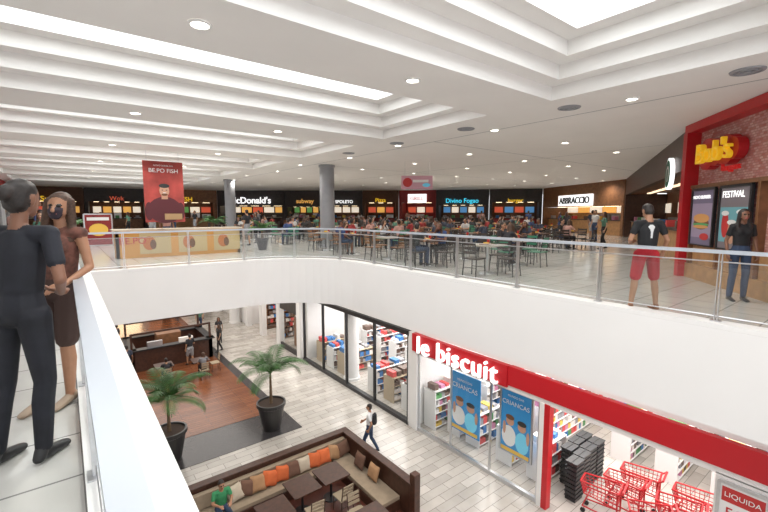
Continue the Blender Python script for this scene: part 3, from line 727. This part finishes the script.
    ob = bpy.data.objects.new('t', me); COL.objects.link(ob)
    md = ob.modifiers.new('r', 'REMESH'); md.mode = 'VOXEL'; md.voxel_size = voxel; md.use_smooth_shade = True
    md = ob.modifiers.new('s', 'SMOOTH'); md.factor = .5; md.iterations = 2 if voxel < .012 else 1
    dg = bpy.context.evaluated_depsgraph_get(); dg.update()
    nm = bpy.data.meshes.new_from_object(ob.evaluated_get(dg)); bpy.data.objects.remove(ob)
    nm.name = name
    n = len(nm.polygons); C = np.zeros(n*3); nm.polygons.foreach_get('center', C); C = C.reshape(-1, 3)
    keys = ['skin', 'top', 'pants', 'shoes', 'hair', 'eye', 'lip', 'extra']
    best = np.full(n, 1e9); lab = np.zeros(n, dtype=np.int32)
    for A, ra, B, rb, m, rz in P:
        AB = B-A; L2 = max(1e-9, AB@AB); t = np.clip(((C-A)@AB)/L2, 0, 1)[:, None]
        cc_ = A+t*AB; r = ra+t*(rb-ra); R = np.array(Matrix.Rotation(-rz, 3, 'Z'))
        q = (C-cc_); ql = np.linalg.norm(q, axis=1)+1e-9; nn = np.linalg.norm((q@R.T)/r, axis=1)+1e-9
        d = (nn-1)*ql/nn
        if m in ('eye', 'lip', 'extra'): d = d-.003
        msk = d < best; best[msk] = d[msk]; lab[msk] = keys.index(m)
    nm.materials.clear()
    dm = dict(skin=SKIN, top=WHITE, pants=PB, shoes=BLACK, hair=HAIR, eye=EYE, lip=LIP, extra=BLACK); dm.update(mats)
    for kx in keys: nm.materials.append(dm[kx])
    nm.polygons.foreach_set('material_index', lab); nm.polygons.foreach_set('use_smooth', [True]*n)
    zmin = min(v.co.z for v in nm.vertices)
    for v in nm.vertices:
        v.co.z -= zmin; v.co *= k
        v.co.x += lean[0]*v.co.z; v.co.y += lean[1]*v.co.z
    nm.update(); return nm

NAVY = mat('cloth_navy', (.010, .011, .018), .75, var=.3, vscale=8); BLK = mat('cloth_black', (.012, .012, .014), .8); TAN = mat('cloth_rust', (.13, .05, .035), .8, var=.5, vscale=18)
REDC = mat('cloth_red', (.38, .01, .02), .8, var=.1); JEAN = mat('cloth_jeans', (.03, .05, .10), .85, var=.2); WC = mat('cloth_white', (.7, .7, .7), .8)
GRC = mat('cloth_green', (.04, .25, .10), .8)
SHIRTS = randmat('shirt_random', [(.02, .02, .025), (.5, .5, .5), (.28, .03, .03), (.04, .07, .18), (.45, .26, .22), (.03, .03, .03), (.2, .2, .22), (.08, .2, .14), (.03, .03, .035), (.04, .05, .08)])
SKR = randmat('skin_random', [(.40, .22, .13), (.20, .09, .055), (.45, .26, .17), (.30, .15, .09)], .5)

m = person_mesh('guard', dict(top=NAVY, pants=NAVY, skin=SKIND, shoes=BLACK), voxel=.008, H=1.80, hair='bun', sleeve=.6, head_yaw=-.1, female=True,
    J=dict(shL=V(-.175, 0, 1.40), shR=V(.175, 0, 1.40), elL=V(-.27, .06, 1.14), wrL=V(-.17, .23, 1.06), hdL=(.6, .5, -.1), elR=V(.28, -.05, 1.14), wrR=V(.15, .13, 1.03), hdR=(-.5, .7, .1),
           pnL=(0, -.3, -1), pnR=(0, -.3, -1), thL=(0, 0, 1), thR=(-1, 0, 0), knR=V(.12, .05, .5), anR=V(.13, .03, .085)), curl=.35, lean=(.055, .05))
inst('standing_woman', m, (-.33, 3.38, 0), -.65)
m = person_mesh('friend', dict(top=TAN, pants=mat('cloth_dark_brown', (.05, .025, .02), .8), skin=SKIN, shoes=mat('shoe_beige', (.4, .3, .22), .6), hair=HAIRB, extra=mat('mask_dark', (.03, .02, .03), .8)), voxel=.008, H=1.76,
    hair='long', sleeve=.0, female=True, mask=True, legs='shorts', head_yaw=.25,
    J=dict(elL=V(-.24, .0, 1.13), wrL=V(-.20, .2, 1.03), hdL=(.2, .9, -.1), elR=V(.24, .0, 1.12), wrR=V(.12, .2, 1.0), pnL=(0, 0, -1), pnR=(0, -.3, -1), thL=(1, 0, 0), thR=(-1, 0, 0), knR=V(.07, .06, .5), anR=V(.05, .08, .085)), curl=.4, lean=(-.10, -.02))
inst('standing_woman', m, (-.16, 4.3, 0), 2.5)
m = person_mesh('man_shorts', dict(top=BLK, pants=REDC, shoes=mat('flipflop', (.25, .12, .07), .7), extra=WC), voxel=.01, H=1.74, legs='shorts', back_print=True, head_yaw=.2, head_tilt=.35,
    J=dict(head=V(0, .06, 1.595), hipL=V(-.1, 0, .91), anL=V(-.20, 0, .085), knL=V(-.15, .02, .5), anR=V(.2, .02, .085), knR=V(.15, .03, .5), elL=V(-.27, -.02, 1.15), wrL=V(-.17, .2, 1.08), hdL=(.5, .6, .2), elR=V(.27, -.04, 1.15), wrR=V(.30, .1, .93)), curl=.6)
inst('standing_man', m, (7.42, 2.60, 0), -.75)
m = person_mesh('walker_dark', dict(top=BLK, pants=JEAN, skin=SKIND), voxel=.014, H=1.66, fr=.011, female=True, hair='long')
inst('standing_woman', m, (9.55, 1.85, 0), 2.2)
m = person_mesh('walker', dict(top=WC, pants=JEAN, extra=BLK, skin=SKIN), voxel=.014, fr=.011, bag=True, H=1.76,
    J=dict(knL=V(-.1, .16, .52), anL=V(-.1, .20, .09), knR=V(.1, -.03, .50), anR=V(.1, -.25, .12), elL=V(-.23, -.12, 1.15), wrL=V(-.22, -.02, .93), elR=V(.23, .05, 1.15), wrR=V(.2, .25, 1.02)))
inst('walking_man', m, (7.75, 10.75, LZ), .7)
stA = person_mesh('stand_a', dict(top=SHIRTS, pants=JEAN, skin=SKR), voxel=.02, fr=.013)
stB = person_mesh('stand_b', dict(top=SHIRTS, pants=BLK, skin=SKR, hair=HAIRB), voxel=.02, fr=.013, female=True, hair='long', H=1.62,
    J=dict(knL=V(-.1, .12, .52), anL=V(-.1, .13, .09), anR=V(.1, -.17, .10), knR=V(.1, -.0, .5)))
stC = person_mesh('stand_c', dict(top=SHIRTS, pants=GREY, skin=SKR), voxel=.02, fr=.013, legs='shorts', J=dict(elR=V(.24, .03, 1.14), wrR=V(.15, .25, 1.15), anL=V(-.12, .14, .09), knL=V(-.11, .12, .51)))
SJ = dict(pel=V(0, 0, .53), waist=V(0, .0, .68), chest=V(0, .03, .87), neck=V(0, .05, 1.04), head=V(0, .09, 1.185), shL=V(-.175, .04, .985), shR=V(.175, .04, .985),
          elL=V(-.24, .12, .77), elR=V(.24, .12, .77), wrL=V(-.14, .34, .80), wrR=V(.14, .34, .80), hipL=V(-.09, .02, .52), hipR=V(.09, .02, .52), knL=V(-.12, .42, .53), knR=V(.12, .42, .53), anL=V(-.12, .40, .085), anR=V(.12, .40, .085), pnL=(0, 0, -1), pnR=(0, 0, -1))
seA = person_mesh('sit_a', dict(top=SHIRTS, pants=JEAN, skin=SKR), J=dict(SJ), voxel=.02, fr=.013)
s2 = dict(SJ); s2.update(head=V(.02, .13, 1.16), elR=V(.25, .2, .80), wrR=V(.10, .2, 1.02), shL=V(-.155, .04, .98), shR=V(.155, .04, .98))
seB = person_mesh('sit_b', dict(top=SHIRTS, pants=BLK, skin=SKR, hair=HAIRB), J=s2, voxel=.02, fr=.013, female=True, hair='long', head_yaw=.3)
s3 = dict(SJ); s3.update(chest=V(0, -.03, .87), neck=V(0, -.05, 1.05), head=V(0, -.02, 1.20), shL=V(-.18, -.05, .99), shR=V(.18, -.05, .99), elL=V(-.25, .0, .76), wrL=V(-.18, .24, .66), elR=V(.25, .0, .76), wrR=V(.16, .24, .64))
seC = person_mesh('sit_c', dict(top=SHIRTS, pants=JEAN, skin=SKR), J=s3, voxel=.02, fr=.013, head_yaw=-.5, legs='shorts')
SIT = [seA, seB, seC, seA]; STD = [stA, stB, stC]
sg = person_mesh('sit_green', dict(top=GRC, pants=JEAN), J=dict(SJ), voxel=.014, fr=.011)
inst('seated_man', sg, (2.75, 10.42, D0+.001), math.pi)
for x, y, a, k in [(7.3, 26.4, 3.0, 1), (6.9, 29.5, 2.8, 0), (7.9, 33, .3, 2), (2.0, 23.0, 0, 0), (4.9, 23.2, .3, 2), (6.8, 24.6, 1.5, 1), (2.0, 27.8, 1, 0), (13.6, 2.0, 1.2, 1), (8.7, 36, .4, 0), (6.9, 37, 2, 2)]:
    inst('walking_shopper', STD[k], (x, y, LZ+(.02 if x < 6.3 else 0)), a)
for x, y, a in ((3.4, 21.15, 0), (5, 20.95, 0)): inst('seated_man', random.choice(SIT), (x, y, LZ+.02), a)
WALK = [(-.45, 13.9, 2.8, 1), (-1.3, 19, 3., 0), (-.8, 24, 0.2, 2), (3.2, 18.1, 3.1, 0), (1.6, 27, 1.9, 1), (4.5, 30, 0, 2), (6.3, 33, 3, 0), (3.6, 34, 1, 1), (8, 34, 2, 2), (11, 36, 0, 0), (13.5, 34.5, .5, 1), (16, 34, 1, 2),
        (18, 32.5, 0, 0), (21, 30.5, -.5, 1), (24.5, 28, 2, 0), (28, 22.5, -1, 2), (29.5, 19, -1.2, 0), (26.5, 14.2, -1.3, 1), (22.8, 10.6, 1.2, 0), (24.6, 11.6, -1.4, 2), (18.5, 8.2, .8, 1), (11.5, 30, 1, 0), (7.9, 21, 2, 1), (6.9, 19.5, .5, 2), (28, 15.5, .8, 1)]
for x, y, a, k in WALK: inst('walking_shopper', STD[k], (x, y, 0), a)

# ---------------------------------------------------------------- FOOD COURT TABLES
tm = table_mesh(mat('table_laminate', (.45, .41, .36), .35), .72, .72).mesh('food_court_table')
tm2 = table_mesh(mat('table_dark', (.08, .04, .028), .35), .72, .72).mesh('food_court_table')
chD = chair_mesh(mat('chair_dark', (.04, .028, .024), .5), BLACK).mesh('dining_chair')
chG = chair_mesh(mat('chair_green', (.04, .20, .12), .5), BLACK).mesh('dining_chair')
chW = chair_mesh(WOODM, BLACK).mesh('dining_chair')
tray = MB(); tray.box((0, 0, .01), (.4, .28, .015), PBR); tray.cyl((.1, .05, .02), (.1, .05, .15), .03, .04, PR, 10); tray.box((-.08, 0, .04), (.12, .1, .05), PY); tray.ellipse(-.05, -.1, .03, .1, .02, PW)
trm = tray.mesh('food_tray')
wl = [Vector(p) for p in ((-3, 44), (12, 42), (26, 31), (34, 20.5), (28.6, 11.5), (12.3, 3.5), (9.7, 1.4))]
def clear(p):
    d = 1e9
    for a, b in zip(wl[:-1], wl[1:]):
        t = max(0, min(1, (p-a).dot(b-a)/(b-a).length_squared)); d = min(d, (p-(a+(b-a)*t)).length)
    return d
avoid = [Vector(c) for c in COLS]+[Vector((w_[0], w_[1])) for w_ in WALK]
for i in range(11):
    for jx in range(14):
        x = 8.75+2.15*i+random.uniform(-.1, .1); y = 4.7+2.1*jx+random.uniform(-.1, .1)+(.5 if i % 2 else 0)
        p = Vector((x, y))
        if y < x*.42+1.4: continue
        inside = (x*.786+y < 49) and (y < 36) and (x < 29)
        if not inside or clear(p) < 2.0: continue
        if min((p-c).length for c in avoid) < 1.25: continue
        far = p.length > 22
        if far and random.random() < .25: continue
        a0 = random.uniform(-.12, .12)
        inst('food_court_table', tm if random.random() < .45 else tm2, (x, y, 0), a0)
        if random.random() < .5: inst('food_tray', trm, (x, y, .753), a0)
        c = random.choice([chD, chD, chD, chG, chW])
        if i == 0 and jx == 0: c = chG
        occ = .55 if random.random() < .8 else 0
        for q in range(4):
            if random.random() < (.10 if not far else .3): continue
            a = a0+q*math.pi/2; off = Vector((math.sin(a), -math.cos(a)))*(.62)
            inst('dining_chair', c, (x+off.x, y+off.y, 0), a)
            if random.random() < occ:
                inst('seated_diner', random.choice(SIT), (x+off.x, y+off.y, 0), a)

# ---------------------------------------------------------------- WORLD / CAMERA
w = bpy.data.worlds.new('w'); sc.world = w; w.use_nodes = True
w.node_tree.nodes['Background'].inputs[0].default_value = (.97, .97, 1, 1); w.node_tree.nodes['Background'].inputs[1].default_value = 1.5
cam = bpy.data.cameras.new('camera'); cam.sensor_width = 36; cam.sensor_fit = 'HORIZONTAL'; cam.lens = 36*410/768; cam.clip_start = .02; cam.clip_end = 200
co = bpy.data.objects.new('camera', cam); COL.objects.link(co); co.location = (0, 0, 1.6)
co.rotation_euler = (math.radians(90-6.12), 0, math.radians(-37.9)); sc.camera = co
